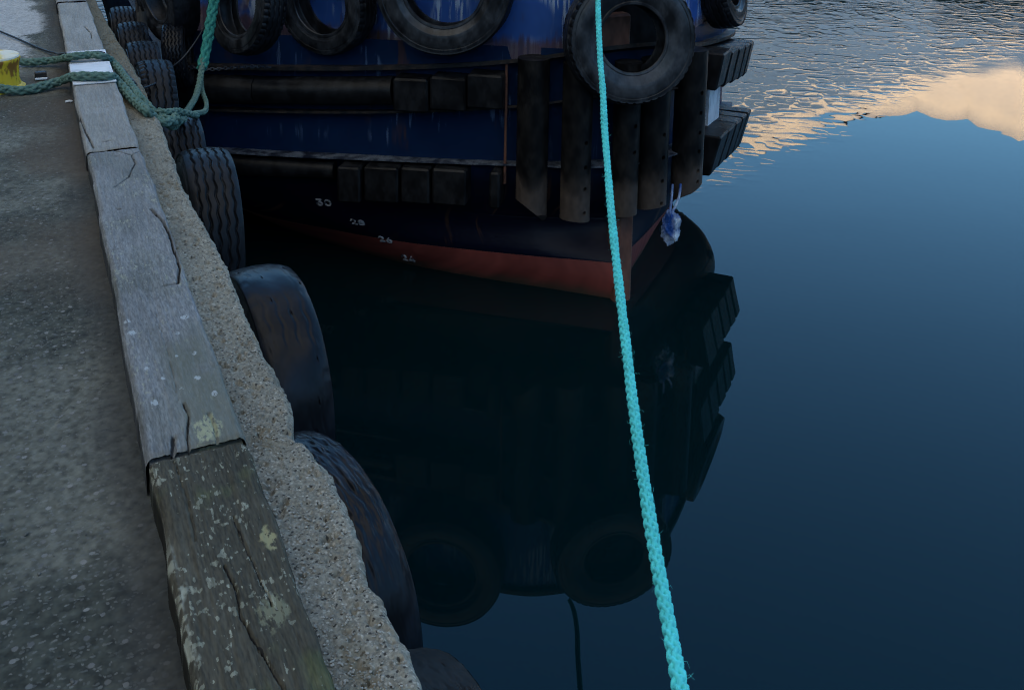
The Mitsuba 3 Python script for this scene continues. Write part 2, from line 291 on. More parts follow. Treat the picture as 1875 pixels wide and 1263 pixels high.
def plaited(P, u, R, strands=8, stitch=1.35, seed=0):
    """the strands of a plaited rope along P: half run clockwise, half anticlockwise, over and under in turn"""
    t, N, B = frames_along(P); k = (math.pi / 2) / (stitch * 2 * R); h = strands // 2
    wob = 1 + 0.11 * (meshkit.noise(np.stack([u * 9, u * 0 + seed, u * 0], -1), 3)[:, None] - 0.5) * 2
    out = []
    for i in range(strands):
        s = 1 if i < h else -1
        ph = 2 * math.pi * (i % h) / h + s * k * u
        r = (R * (0.60 + s * 0.16 * np.cos(4 * k * u)))[:, None] * wob
        out.append(tube(P + r * (np.cos(ph)[:, None] * N + np.sin(ph)[:, None] * B), R * 0.40, 7))
    return out
def grid_mesh(X, Y, Z):
    n, m = X.shape; V = np.stack([X, Y, Z], -1).reshape(-1, 3)
    i, j = np.meshgrid(np.arange(n - 1), np.arange(m - 1), indexing='ij'); a = i * m + j
    F = np.concatenate([np.stack([a, a + m, a + m + 1], -1).reshape(-1, 3), np.stack([a, a + m + 1, a + 1], -1).reshape(-1, 3)])
    return trimesh.Trimesh(V, F, process=False)
def nz(x, y, z=0.0, seed=0): return meshkit.noise(np.stack(np.broadcast_arrays(x, y, z), -1), seed)
def fb(x, y, z=0.0, o=4, seed=0): return meshkit.fbm(np.stack(np.broadcast_arrays(x, y, z), -1), o, seed)
def seg_dist(x, y, pts):
    d = np.full(np.shape(x), 9.0)
    for (ax, ay), (bx, by) in zip(pts[:-1], pts[1:]):
        vx, vy = bx - ax, by - ay; tt = np.clip(((x - ax) * vx + (y - ay) * vy) / (vx * vx + vy * vy), 0, 1)
        d = np.minimum(d, np.hypot(x - ax - tt * vx, y - ay - tt * vy))
    return d
def rows(y0, y1, near, far):
    """row positions from y0 to y1 with a step growing with distance"""
    ys = [y0]
    while ys[-1] < y1: ys.append(ys[-1] + near + (far - near) * min(1, max(0, (ys[-1] - 1.5) / 9.0)))
    ys[-1] = y1
    return np.array(ys)

# ---------------------------------------------------------------- the setting: water, mountains, quay
QZ = 2.55                                                            # top of the quay above the water
scene['water'] = {'type': 'rectangle', 'to_world': T().translate([0, 3000, 0]).scale([9000, 9000, 1]), 'bsdf': {'type': 'ref', 'id': 'water_surface'}}
labels['water'] = {'kind': 'structure', 'label': 'dark still harbour water, ruffled by the breeze further out'}

def mountains():
    az = np.radians(np.linspace(0, 360, 721)); R = np.linspace(1700, 4600, 70)
    A, RR = np.meshgrid(az, R, indexing='ij'); deg = np.degrees(A)
    el = np.interp(np.degrees(az), [0, 20, 30, 38, 40, 43, 46, 49.5, 52, 55, 60, 80, 110, 150, 185, 200, 212, 219, 225, 232, 245, 270, 300, 330, 360],
                   [13, 14, 16, 17.4, 16.9, 15.5, 14.3, 14.6, 15.0, 14.2, 13, 12, 12, 15, 20, 21, 22, 22.8, 25.0, 27.3, 28, 27, 20, 15, 13])
    el = np.convolve(np.r_[el[-5:], el, el[:5]], np.hanning(11) / np.hanning(11).sum(), 'valid') + 1.1 * (fb(np.degrees(az) * 0.8, 0 * az, 0, 5, 2) - 0.5)
    top = np.tan(np.radians(el))[:, None] * 2950
    x, y = RR * np.sin(A), RR * np.cos(A)
    prof = np.clip((RR - 1800) / 1150, 0, 1) ** 1.15 * np.clip((4600 - RR) / 1650, 0, 1) ** 0.8
    n = fb(x / 600, y / 600, 0, 5, 3) - 0.5; n2 = np.abs(fb(x / 260, y / 260, 0, 4, 8) - 0.5)
    z = top * prof * (1 + 0.22 * n * (prof < 0.97)) - 190 * n2 * np.sin(np.clip(prof, 0, 1) * np.pi) - 6
    return grid_mesh(x, y, z)
def added_hill():
    """added unseen hill west of the quay, there to block low sky light"""
    A, RR = np.meshgrid(np.radians(np.linspace(238, 352, 140)), np.linspace(120, 700, 50), indexing='ij')
    x, y = RR * np.sin(A), RR * np.cos(A); e = np.clip(np.minimum(np.degrees(A) - 238, 352 - np.degrees(A)) / 28, 0, 1); e = e * e * (3 - 2 * e)
    z = -3 + e * 300 * np.clip((RR - 130) / 330, 0, 1) ** 0.9 * np.clip((720 - RR) / 200, 0, 1) * (0.8 + 0.4 * fb(x / 90, y / 90, 0, 4, 9)) + e * 10 * (fb(x / 14, y / 14, 0, 3, 5) - 0.3)
    return grid_mesh(x, y, z)
put('added_hill', added_hill(), 'added_hill_cover', smooth=True, kind='structure', label='added unseen dark hill that blocks sky light from the west')
put('mountains', mountains(), 'mountain_slopes', smooth=True, kind='structure', label='steep fjord mountains, wooded below and snowy above')

def slab():
    ys = np.r_[rows(0.6, 13.0, 0.006, 0.03), np.linspace(14, 60, 30)]
    xs = np.r_[np.linspace(-30, -1.2, 12), np.linspace(-1.15, 0.40, 210)]
    X, Y = np.meshgrid(xs, ys); 
    Z = QZ + 0.006 * (fb(X * 3, Y * 3, 0, 4, 1) - 0.5) + 0.0065 * (fb(X * 80, Y * 80, 0, 3, 2) - 0.5) * (Y < 13)
    cr = seg_dist(X, Y, [(-0.30, 2.55), (-0.15, 2.74), (-0.03, 2.80), (0.05, 2.98)])
    Z -= 0.006 * np.clip(1 - cr / 0.012, 0, 1)
    return grid_mesh(X[:, ::1], Y, Z)
m = slab(); m.invert()
put('quay', cat(m, trimesh.creation.box(bounds=[[-30, -20, -3], [0.40, 60, QZ - 0.04]]), trimesh.creation.box(bounds=[[-30, -20, QZ - 0.05], [0.40, 0.605, QZ - 0.002]])), 'slab_concrete', smooth=30, kind='structure', label='worn dark concrete quay with frost in patches')

EDGE = np.array([(0.59, -20), (0.59, 1.59), (0.593, 1.846), (0.578, 1.896), (0.602, 2.036), (0.605, 2.275), (0.582, 2.461), (0.555, 2.50), (0.585, 2.66), (0.582, 2.855), (0.575, 3.196), (0.585, 3.654), (0.581, 3.933),
                 (0.555, 4.583), (0.578, 5.477), (0.580, 6.538), (0.571, 7.546), (0.535, 8.6), (0.51, 10.07), (0.50, 60)])
def edge_x(y): return np.interp(y, EDGE[:, 1], EDGE[:, 0])
def quay_edge():
    ys = np.r_[[-20], rows(0.9, 13.0, 0.0035, 0.016), np.linspace(15, 60, 10)]
    n = 64; w = np.linspace(0, 1, n)
    down = np.r_[0.004, 0.012, 0.025, 0.05, 0.10, 0.2, 0.4, 0.8, 1.6, 3.0, 5.5]
    ex = edge_x(ys) + 0.010 * (fb(ys * 7, 0 * ys, 0, 4, 5) - 0.5) + 0.006 * (fb(ys * 45, 0 * ys, 0, 3, 6) - 0.5)
    X = 0.395 + (ex[:, None] - 0.395) * w[None]; Y = np.repeat(ys[:, None], n, 1)
    Z = QZ + 0.004 + 0.009 * (fb(X * 8, Y * 8, 0, 3, 1) - 0.5) + 0.008 * (fb(X * 95, Y * 95, 0, 3, 2) - 0.5)
    pit = np.clip(fb(X * 42, Y * 42, 0, 2, 9) - 0.66, 0, 1); Z -= 0.07 * pit
    Z -= 0.014 * np.clip((w[None] - 0.9) / 0.1, 0, 1) ** 2 * (0.5 + fb(X * 20, Y * 20, 0, 3, 3))
    for hx, hy, hr in ((0.536, 1.93, 0.008), (0.50, 2.04, 0.006), (0.53, 2.32, 0.006)):
        Z -= 0.02 * np.clip(1.4 - np.hypot(X - hx, Y - hy) / hr, 0, 1)
    Xd = ex[:, None] + 0.02 * (fb(np.repeat(ys[:, None], len(down), 1) * 6, down[None] * 6, 3, 4, 2) - 0.5) + 0.003; Yd = np.repeat(ys[:, None], len(down), 1); Zd = Z[:, -1:] - down[None]
    m = grid_mesh(np.hstack([X, Xd]), np.hstack([Y, Yd]), np.hstack([Z, Zd])); m.invert()
    return m
put('quay_edge', quay_edge(), 'edge_concrete', smooth=50, kind='structure', label='pale crumbling concrete edge of the quay, gravel showing')

def pebbles(n, xr, y0, y1, z, smin, smax, seed):
    r = np.random.default_rng(seed); ico = trimesh.creation.icosphere(subdivisions=1); V, F = ico.vertices, ico.faces
    y = y0 + (y1 - y0) * r.random(n) ** 1.9; x = xr(y, r.random(n))
    s = smin + (smax - smin) * r.random(n) ** 3
    sc = s[:, None] * np.stack([0.7 + 0.6 * r.random(n), 0.7 + 0.8 * r.random(n), 0.35 + 0.3 * r.random(n)], -1)
    a = r.random(n) * 6.28; P = V[None] * (1 + 0.5 * (r.random((n, len(V), 1)) - 0.5)) * sc[:, None]
    P = np.stack([P[..., 0] * np.cos(a)[:, None] - P[..., 1] * np.sin(a)[:, None], P[..., 0] * np.sin(a)[:, None] + P[..., 1] * np.cos(a)[:, None], P[..., 2]], -1)
    P += np.stack([x, y, np.full(n, z) + 0.05 * s], -1)[:, None]
    return trimesh.Trimesh(P.reshape(-1, 3), (F[None] + (np.arange(n) * len(V))[:, None, None]).reshape(-1, 3), process=False)
put('aggregate', pebbles(800, lambda y, q: -0.75 + 0.90 * q, 1.3, 7.5, QZ, 0.0012, 0.0048, 11), 'pebble_dark', 'quay', smooth=True, kind='stuff')
put('aggregate', pebbles(7000, lambda y, q: 0.415 + (edge_x(y) - 0.43) * q, 1.3, 7.5, QZ + 0.004, 0.0012, 0.0036, 12), 'pebble_light', 'quay_edge', smooth=True, kind='stuff')

# ---------------------------------------------------------------- timber kerb
def timber(y0, y1, x0, x1, z, h, cracks, seed, rough, near, far):
    ys = rows(y0, y1, near, far); n = 78; w = np.linspace(0, 1, n)
    bev = 0.012 + 0.008 * fb(ys * 12, 0 * ys + seed, 0, 3, 4)
    el = x0 + 0.012 * (fb(ys * 5, 0 * ys + seed, 0, 4, 1) - 0.5) * (1 + rough); er = x1 + 0.012 * (fb(ys * 5, 0 * ys + seed + 5, 0, 4, 2) - 0.5) * (1 + rough)
    X = el[:, None] + (er - el)[:, None] * w[None]; Y = np.repeat(ys[:, None], n, 1)
    Z = z + 0.0018 * (1 + rough) * (fb(X * 130, Y * 5, seed, 3, 1) - 0.5) * 2 + 0.006 * (fb(X * 9, Y * 3, seed, 4, 2) - 0.5) + 0.0022 * (1 + rough) * (fb(X * 45, Y * 22, seed, 3, 3) - 0.5)
    dl, dr_, de = (X - el[:, None]), (er[:, None] - X), np.minimum(Y - y0, y1 - Y)
    for d in (dl, dr_, de + 0.004):
        q = np.clip(1 - d / (bev[:, None] + 0.004 * rough), 0, 1); Z -= bev[:, None] * (1 - np.sqrt(np.clip(1 - q * q, 0, 1)))
    for pts, wd, dp in cracks:
        wd = wd * 0.75; d = seg_dist(X + 0.008 * (fb(Y * 30, X * 30, 0, 3, 7) - 0.5), Y, pts)
        Z -= dp * np.clip(1.25 - d / wd, 0, 1)
    dn = np.array([0.0, 0.02, 0.05, h])
    def side(xe, zs, sgn): return xe[:, None] + sgn * 0.004 * (fb(np.repeat(ys[:, None], 4, 1) * 9, dn[None] * 40, seed, 3, 5) - 0.2), np.repeat(ys[:, None], 4, 1), zs[:, None] - dn[None]
    Lx, Ly, Lz = side(el, Z[:, 0], -1); Rx, Ry, Rz = side(er, Z[:, -1], 1)
    GX, GY, GZ = np.hstack([Lx[:, ::-1], X, Rx]), np.hstack([Ly[:, ::-1], Y, Ry]), np.hstack([Lz[:, ::-1], Z, Rz])
    m = grid_mesh(GX, GY, GZ); m.invert()
    e0 = box(x1 - x0 - 0.01, 0.02, h - 0.02); e0.apply_translation([(x0 + x1) / 2, y0 + 0.012, z - h / 2 - 0.014])
    e1 = e0.copy(); e1.apply_translation([0, y1 - y0 - 0.024, 0])
    return cat(m, e0, e1)
KZ = 2.65
K = 'timber_kerb'
t = thing(K, 'nearest kerb timber, dark mossy weathered wood with pale lichen spots', 'timber', 'timbers of the quay kerb')
put('beam', timber(0.7, 2.378, 0.184, 0.414, KZ, 0.11, [([(0.286, 1.95), (0.295, 1.872), (0.291, 1.794), (0.306, 1.714), (0.329, 1.592)], 0.003, 0.010), ([(0.330, 2.10), (0.340, 1.95), (0.352, 1.80)], 0.0025, 0.007), ([(0.24, 2.36), (0.25, 2.2), (0.243, 2.05)], 0.002, 0.006),
                ], 3, 1.0, 0.003, 0.006), 'timber_mossy', t, smooth=40)
t = thing(K, 'second kerb timber, bluish grey weathered wood with a long dark crack and lichen at its near end', 'timber', 'timbers of the quay kerb')
put('beam', timber(2.398, 4.938, 0.182, 0.414, KZ + 0.004, 0.11, [([(0.28, 4.955), (0.363, 4.836), (0.368, 4.707), (0.325, 4.527), (0.256, 4.407)], 0.004, 0.009), ([(0.363, 4.84), (0.40, 4.87), (0.412, 4.86)], 0.004, 0.009), ([(0.368, 4.089), (0.400, 3.921), (0.404, 3.745), (0.400, 3.488), (0.377, 3.358), (0.333, 3.354)], 0.006, 0.022),
                ([(0.279, 2.392), (0.281, 2.45), (0.299, 2.547), (0.294, 2.605)], 0.004, 0.012), ([(0.24, 2.392), (0.250, 2.46)], 0.008, 0.012), ([(0.19, 3.72), (0.225, 3.73)], 0.003, 0.006), ([(0.285, 3.16), (0.29, 2.9), (0.283, 2.62)], 0.0022, 0.005),
                ([(0.25, 4.15), (0.262, 4.14)], 0.010, 0.007), ([(0.29, 4.84), (0.312, 4.85)], 0.008, 0.006), ([(0.348, 2.40), (0.352, 2.46), (0.345, 2.53)], 0.005, 0.008)], 8, 0.2, 0.0034, 0.007), 'timber_grey', t, smooth=40)
t3 = thing(K, 'third kerb timber, pale grey wood crossed by the green rope', 'timber', 'timbers of the quay kerb')
put('beam', timber(4.982, 9.36, 0.176, 0.412, KZ, 0.11, [([(0.180, 5.62), (0.191, 5.328), (0.212, 5.02)], 0.006, 0.012), ([(0.26, 5.11), (0.29, 5.12)], 0.012, 0.007), ([(0.30, 5.75), (0.325, 5.76)], 0.010, 0.006), ([(0.33, 8.2), (0.36, 7.9), (0.355, 7.7)], 0.006, 0.008), ([(0.27, 8.6), (0.30, 8.6)], 0.012, 0.006)], 14, 0.15, 0.0034, 0.009), 'timber_pale', t3, smooth=40)
for ya, yb in ((7.05, 7.24), (6.30, 6.86)):
    pl = box(0.236, yb - ya, 0.008, 0.002); pl.apply_translation([0.294, (ya + yb) / 2, KZ + 0.007])
    put('chafe_plate', pl, 'white_paint', t3, label='white painted chafe plate under the rope')
t = thing(K, 'fourth kerb timber, far one whose near end shows at the top of the picture', 'timber', 'timbers of the quay kerb')
put('beam', timber(9.40, 13.6, 0.172, 0.408, KZ + 0.006, 0.11, [([(0.30, 9.9), (0.32, 10.2)], 0.006, 0.01)], 21, 0.15, 0.008, 0.015), 'timber_pale', t, smooth=40)

# ---------------------------------------------------------------- tyres
def tyre_meshes(R=0.47, W=0.25, style='road', seed=0, bead=0.56):
    """(carcass, tread) about the x axis; style: road = zigzag grooves, smooth = worn bald, torn = shredded"""
    nt = 200; th = np.arange(nt) / nt * 2 * np.pi; nx = 72; h = W / 2
    xs = np.linspace(-1, 1, nx) * h
    g = {'road': 5, 'lug': 4, 'smooth': 0, 'torn': 0}[style]
    r = np.full((nt, nx), R) - 0.020 * (np.abs(xs / h)[None] ** 3.5)
    A = 0.006 * 2 * np.abs(((th * 30 / (2 * np.pi)) % 1) - 0.5) * 2 - 0.006
    for i in range(g):
        xc = (i - (g - 1) / 2) * W * 0.86 / g
        d = np.abs(xs[None] - xc - A[:, None]); r -= (0.011 if style != 'torn' else 0.007) * np.clip(1.6 - d / 0.0042, 0, 1)
    if style == 'lug':
        for sgn in (-1, 1):
            lug = ((th * 46 / (2 * np.pi) + (0.5 if sgn > 0 else 0)) % 1 < 0.22)[:, None] & (sgn * xs[None] > 0.55 * h); r -= 0.010 * lug
    cx, cy, cz = np.meshgrid(xs, th, [0], indexing='xy'); sx, sc, ss = xs[None] + 0 * r, np.cos(th)[:, None] + 0 * r, np.sin(th)[:, None] + 0 * r
    wear = fb(sx * 10, sc * 4, ss * 4, 4, seed)
    r += 0.010 * (wear - 0.5) if style in ('smooth', 'road', 'lug') else 0
    if style == 'smooth':
        for i in range(4): r -= 0.0022 * np.clip(1.6 - np.abs(xs[None] - (i - 1.5) * W * 0.2 - A[:, None]) / 0.005, 0, 1) * np.clip(fb(sx * 6, sc * 3, ss * 3, 3, seed + 9) * 4 - 1.6, 0, 1)
        r -= 0.006 * (fb(sx * 50, sc * 20, ss * 20, 2, seed + 2) > 0.80)
        r -= 0.008 * np.clip(0.5 - np.abs(((th * 26 / 6.2832) % 1) - 0.5)[:, None] * 8, 0, 1) * (np.abs(xs[None]) > 0.72 * h)
    if style == 'torn':
        up_ = np.clip((np.cos(th[:, None] - 1.57 - 0.2)) * 3 - 1.9, 0, 1)                # the side that hangs uppermost is shredded
        r += 0.010 * (fb(sx * 8, sc * 3, ss * 4, 4, seed + 3) - 0.5) + 0.004 * (fb(sx * 90, sc * 5, ss * 5, 3, seed + 4) - 0.5)
        r += up_ * 0.016 * (fb(sx * 95, sc * 14, ss * 14, 3, seed + 5) - 0.55)
        r -= 0.0015 * np.clip(fb(sx * 60, sc * 5, ss * 5, 3, seed + 6) - 0.58, 0, 1) * 4
    j, i = np.meshgrid(np.arange(nx - 1), np.arange(nt), indexing='xy'); i2 = (i + 1) % nt
    V = np.stack([np.broadcast_to(xs[None], r.shape), r * np.cos(th)[:, None], r * np.sin(th)[:, None]], -1)
    inner = np.stack([np.stack([np.full(nt, x), (R - 0.030) * np.cos(th), (R - 0.030) * np.sin(th)], -1) for x in (-h * 0.985, h * 0.985)], 1)
    V = np.concatenate([inner[:, :1], V, inner[:, 1:]], 1); nx += 2
    j, i = np.meshgrid(np.arange(nx - 1), np.arange(nt), indexing='xy'); i2 = (i + 1) % nt
    F = np.concatenate([np.stack([i * nx + j, i * nx + j + 1, i2 * nx + j + 1], -1).reshape(-1, 3), np.stack([i * nx + j, i2 * nx + j + 1, i2 * nx + j], -1).reshape(-1, 3)])
    tread = trimesh.Trimesh(V.reshape(-1, 3), F, process=False)
    rb = R * bead
    prof = [(R - 0.028, -h * 0.97), (R - 0.045, -h * 1.0), (R - 0.050, -h * 1.03), (R - 0.056, -h * 1.03), (R - 0.06, -h * 1.0), (R * 0.86, -h * 1.06), (R * 0.80, -h * 1.10), (R * 0.74, -h * 1.08), (R * 0.70, -h * 1.07), (R * 0.69, -h * 1.04), (rb + 0.05, -h * 0.92), (rb + 0.030, -h * 0.86), (rb + 0.024, -h * 0.90), (rb + 0.006, -h * 0.88), (rb, -h * 0.82), (rb + 0.004, -h * 0.72), (rb + 0.03, -h * 0.74), (R * 0.74, -h * 0.94), (R * 0.86, -h * 0.93), (R - 0.05, -h * 0.75), (R - 0.045, 0)]
    prof = prof + [(a, -b) for a, b in prof[-2::-1]] + [(R - 0.026, 0)]
    pr = np.array(prof); n2 = len(pr); nt2 = 120; t2 = np.arange(nt2) / nt2 * 2 * np.pi
    wob = 1 + 0.02 * (fb(np.cos(t2) * 2, np.sin(t2) * 2, seed, 3, 5) - 0.5)
    C = np.stack([np.broadcast_to(pr[:, 1][None], (nt2, n2)), pr[None, :, 0] * np.cos(t2)[:, None] * wob[:, None], pr[None, :, 0] * np.sin(t2)[:, None] * wob[:, None]], -1)
    i, j = np.meshgrid(np.arange(nt2), np.arange(n2), indexing='ij'); i2, j2 = (i + 1) % nt2, (j + 1) % n2
    F = np.concatenate([np.stack([i * n2 + j, i * n2 + j2, i2 * n2 + j2], -1).reshape(-1, 3), np.stack([i * n2 + j, i2 * n2 + j2, i2 * n2 + j], -1).reshape(-1, 3)])
    F = F[:, ::-1]
    carc = trimesh.Trimesh(C.reshape(-1, 3), F, process=False)
    return carc, tread
PLY = {}
def tyre_ply(*a):
    if a not in PLY:
        c, t = tyre_meshes(*a); PLY[a] = (mikit.ply(c, None, 40), mikit.ply(t, None, 40))
    return PLY[a]
def tyre(name, label, group, spec, centre, axis, roll=0.0, mats=('tyre_sidewall', 'tyre_rubber'), extra=None):
    ex = unit(axis); ez = unit(np.array([0, 0, 1.0]) - ex * ex[2]); ey = np.cross(ez, ex)
    c, s = math.cos(roll), math.sin(roll); m = frame(centre, ex, c * ey + s * ez, -s * ey + c * ez)
    t = thing(name, label, 'tyre', group); a, b = tyre_ply(*spec)
    if group == TG: m[:3, :3] *= 1.04; m[:3, 3] = settle(m[:3, 3])
    put('carcass', a, mats[0], t, to_world=T(m.tolist())); put('tread', b, mats[1], t, to_world=T(m.tolist()))
    return t
TG = 'tyre fenders hung on the tug'
QG = 'old tyres hung along the quay wall'
for (Y, z, R, W, style, seed, tilt, mat, lab) in (
    (1.90, 1.80, 0.46, 0.24, 'torn', 5, 0.05, 'tyre_black', 'black tyre lowest and nearest on the quay wall, at the bottom of the picture'),
    (2.84, 1.87, 0.46, 0.165, 'torn', 6, 0.26, 'tyre_worn', 'shredded grey black tyre second nearest on the quay wall'),
    (3.92, 1.95, 0.49, 0.24, 'smooth', 7, 0.08, 'tyre_worn', 'bald smooth tyre beside the lichen end of the grey timber'),
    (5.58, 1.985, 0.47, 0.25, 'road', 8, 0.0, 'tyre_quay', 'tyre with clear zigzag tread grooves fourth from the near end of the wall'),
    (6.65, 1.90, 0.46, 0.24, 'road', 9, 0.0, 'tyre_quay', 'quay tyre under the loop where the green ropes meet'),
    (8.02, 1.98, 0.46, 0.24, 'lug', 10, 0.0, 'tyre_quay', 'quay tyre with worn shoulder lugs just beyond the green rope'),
    (8.93, 1.97, 0.44, 0.24, 'road', 11, 0.0, 'tyre_quay', 'third farthest tyre on the quay wall, top paler'),
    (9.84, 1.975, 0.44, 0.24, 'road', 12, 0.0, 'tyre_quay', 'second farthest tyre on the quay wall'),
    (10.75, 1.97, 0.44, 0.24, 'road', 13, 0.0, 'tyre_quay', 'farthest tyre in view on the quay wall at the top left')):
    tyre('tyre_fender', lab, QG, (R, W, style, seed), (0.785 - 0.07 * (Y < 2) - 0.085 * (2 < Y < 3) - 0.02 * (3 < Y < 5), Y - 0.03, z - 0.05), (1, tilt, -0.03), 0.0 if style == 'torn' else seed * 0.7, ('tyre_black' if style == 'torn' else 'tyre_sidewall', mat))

# ---------------------------------------------------------------- the tug
CX0, CY0 = 4.58, 7.43                                                # foot of the stem
def tw(s, t, z): return np.stack(np.broadcast_arrays(CX0 + np.asarray(s, float), CY0 + np.asarray(t, float), np.asarray(z, float)), -1)
def shear(q, w=1.0):
    """she lies a little askew to the quay: the offshore bow sweeps back more"""
    q = np.array(q, float); q[..., 0] = np.where(q[..., 0] > 0, np.maximum(q[..., 0] - 0.16 * w * np.clip(q[..., 1] + 0.1, 0, 4), 0.6 * q[..., 0]), q[..., 0])
    q[..., 0] = np.where(q[..., 0] > 1.5, 1.5 + 1.0 * np.tanh((q[..., 0] - 1.5) / 1.0), q[..., 0]); return q
LEV = {-0.9: [(0, .5), (.1, .6), (.25, .75), (.6, 1.1), (1.0, 1.6), (1.4, 2.3), (2.0, 3.6), (2.7, 6), (2.9, 13)],
       0.0: [(0, 0), (.22, .22), (.47, .46), (.94, .90), (1.41, 1.40), (1.86, 2.03), (2.5, 3.2), (3.1, 5.5), (3.2, 13)],
       0.30: [(0, -.02), (.25, .19), (.55, .42), (1.08, .85), (1.62, 1.32), (2.10, 1.85), (2.8, 2.8), (3.3, 5.0), (3.3, 13)],
       0.85: [(0, -.06), (.35, .08), (.80, .30), (1.40, .70), (2.10, 1.20), (2.75, 1.65), (3.2, 2.1), (3.42, 4), (3.42, 13)],
       1.00: [(0, -.08), (.40, .02), (.90, .30), (1.60, .80), (2.20, 1.22), (2.90, 1.68), (3.35, 2.1), (3.46, 4), (3.46, 13)],
       2.40: [(0, -.10), (.40, .00), (.90, .28), (1.60, .78), (2.20, 1.20), (2.90, 1.66), (3.35, 2.1), (3.46, 4), (3.46, 13)]}
LZ = np.array(sorted(LEV)); UU = np.r_[np.linspace(0, 7, 71), 7.5, 8.0]
LP = np.array([PchipInterpolator(np.arange(9), np.array(LEV[z]))(UU) for z in LZ])   # level, sample, (s,t)
HULL = PchipInterpolator(LZ, LP, axis=0)
def hull_patch(za, zb, n, zoff=None):
    zs = np.linspace(za, zb, n); P = HULL(zs)
    half = shear(np.concatenate([np.stack([-P[:, ::-1, 0], P[:, ::-1, 1]], -1), P[:, 1:]], 1), np.clip(0.3 + 0.7 * (zs - 0.3) / 1.0, 0.3, 1)[:, None])
    Z = np.repeat(zs[:, None], half.shape[1], 1)
    if zoff is not None: Z = Z + zoff(half[..., 0], half[..., 1], Z)
    X, Y = CX0 + half[..., 0], CY0 + half[..., 1]
    return grid_mesh(X, Y, Z)
def sheer(t): return 2.03 + 0.30 * np.exp(-np.clip(t, -0.5, None) / 0.9)
def settle(V):
    """topsides sit 4 percent further out and larger than the first survey, easing into the waterline"""
    V = np.array(V, float); q = np.clip((V[..., 2] - 0.2) / 0.65, 0, 1); k = 1 + 0.04 * q * q * (3 - 2 * q)
    return EYE + (V - EYE) * k[..., None]
tug = thing('tugboat', 'blue harbour tug seen bow on, hung with black rubber fenders and red below', 'boat')
put('bottom', hull_patch(-0.9, 0.30, 14, lambda s, t, z: (z > 0.29) * 0.05 * np.exp(-t)), 'antifouling', tug, smooth=40, label='red antifouling paint near the waterline')
put('hull', hull_patch(0.30, 2.40, 34, lambda s, t, z: (z < 0.31) * 0.05 * np.exp(-t) + (z > 2.39) * (sheer(t) - 2.43)), 'hull_blue', tug, smooth=40, label='dark blue hull plating')

def plan(pts):
    pts = np.array(pts, float); f = PchipInterpolator(np.arange(len(pts)), pts); q = f(np.linspace(0, len(pts) - 1, 900))
    q = shear(np.concatenate([np.stack([-q[::-1, 0], q[::-1, 1]], -1), q[1:]])); L = np.r_[0, np.cumsum(np.linalg.norm(np.diff(q, axis=0), axis=1))]
    return q, L - L[len(L) // 2]
BELT = plan([(0, -.22), (.5, -.12), (.85, .14), (1.2, .40), (1.76, .80), (2.24, 1.12), (3.02, 1.64), (3.42, 1.95), (3.56, 2.3), (3.58, 3.2), (3.58, 12.8)])
BULW = plan([(0, .02), (.6, .12), (1.1, .42), (1.8, .98), (2.4, 1.62), (2.85, 2.3), (3.12, 3.2), (3.22, 4.5), (3.22, 12.8)])
def on(pl, s):
    """point, tangent and outward normal in plan where the curve reaches sideways distance s (sign = side)"""
    q, L = pl; i = int(np.argmin(np.abs(q[:, 0] - s) + 0.02 * np.abs(q[:, 1]))); i = min(max(i, 2), len(q) - 3)
    t = unit(q[i + 2] - q[i - 2]); return q[i], t, np.array([t[1], -t[0]])
def along(pl, s0, s1, off, zf, step=0.04):
    q, L = pl; l0, l1 = np.interp([s0, s1], q[:, 0], L); u = np.linspace(l0, l1, max(3, int(abs(l1 - l0) / step)))
    P = np.stack([np.interp(u, L, q[:, 0]), np.interp(u, L, q[:, 1])], -1); t = np.gradient(P, axis=0); t /= np.linalg.norm(t, axis=1, keepdims=True)
    if l1 < l0: t = -t
    P = P + off * np.stack([t[:, 1], -t[:, 0]], -1)
    return tw(P[:, 0], P[:, 1], zf(P[:, 1]))
def strip(pl, s0, s1, o0, o1, zl, zh):
    """a bar of rectangular section that follows the curve"""
    A, B = along(pl, s0, s1, o0, zl), along(pl, s0, s1, o1, zl); C, D = along(pl, s0, s1, o1, zh), along(pl, s0, s1, o0, zh)
    G = np.stack([A, B, C, D, A], 1); m = grid_mesh(G[..., 0], G[..., 1], G[..., 2])
    e = np.array([[0, 1, 2], [0, 2, 3]]); k = (len(A) - 1) * 5
    return trimesh.Trimesh(m.vertices, np.vstack([m.faces, e, e[:, ::-1] + k]), process=False)
lo = lambda t: 0.0 * t + 1.06 - 0.0 * t
def zb(t): return 1.055 + 0.10 * np.exp(-np.clip(t, 0, None) / 0.8) - 0.02 * t * 0
def zu(t): return sheer(t) - 0.26
# bulwark: outer plate, with a thickness, a cap rail and stiffened foot
zbt = lambda t: sheer(t) - 0.02
zbu = lambda t: 3.11 + 0.02 * np.exp(-np.clip(t, 0, None) / 1.2)
put('bulwark', strip(BULW, -3.215, 2.1, 0.0, -0.03, zbt, zbu), 'bulwark_blue', tug, smooth=30, label='scraped bright blue bulwark plating')
put('cap_rail', strip(BULW, -3.21, 2.09, 0.05, -0.10, zbu, lambda t: zbu(t) + 0.045), 'dark_steel', tug, smooth=30)
dq = BULW[0]; dk = trimesh.creation.extrude_polygon(__import__('shapely').Polygon(np.vstack([dq, [[-3.4, 12.8]], ])).buffer(0), 0.02); 
belt_in = BELT[0] * np.array([0.985, 1.0]) + np.array([0, 0.10])
def deck():
    q = belt_in[::6]; n = len(q) // 2; L, Rr = q[:n][::-1], q[-n:]
    w = np.linspace(0, 1, 9)[None, :, None]; G = L[:, None] * (1 - w) + Rr[:, None] * w
    Z = sheer(G[..., 1]) + 0.0 - 0.025
    return grid_mesh(CX0 + G[..., 0], CY0 + G[..., 1], Z)
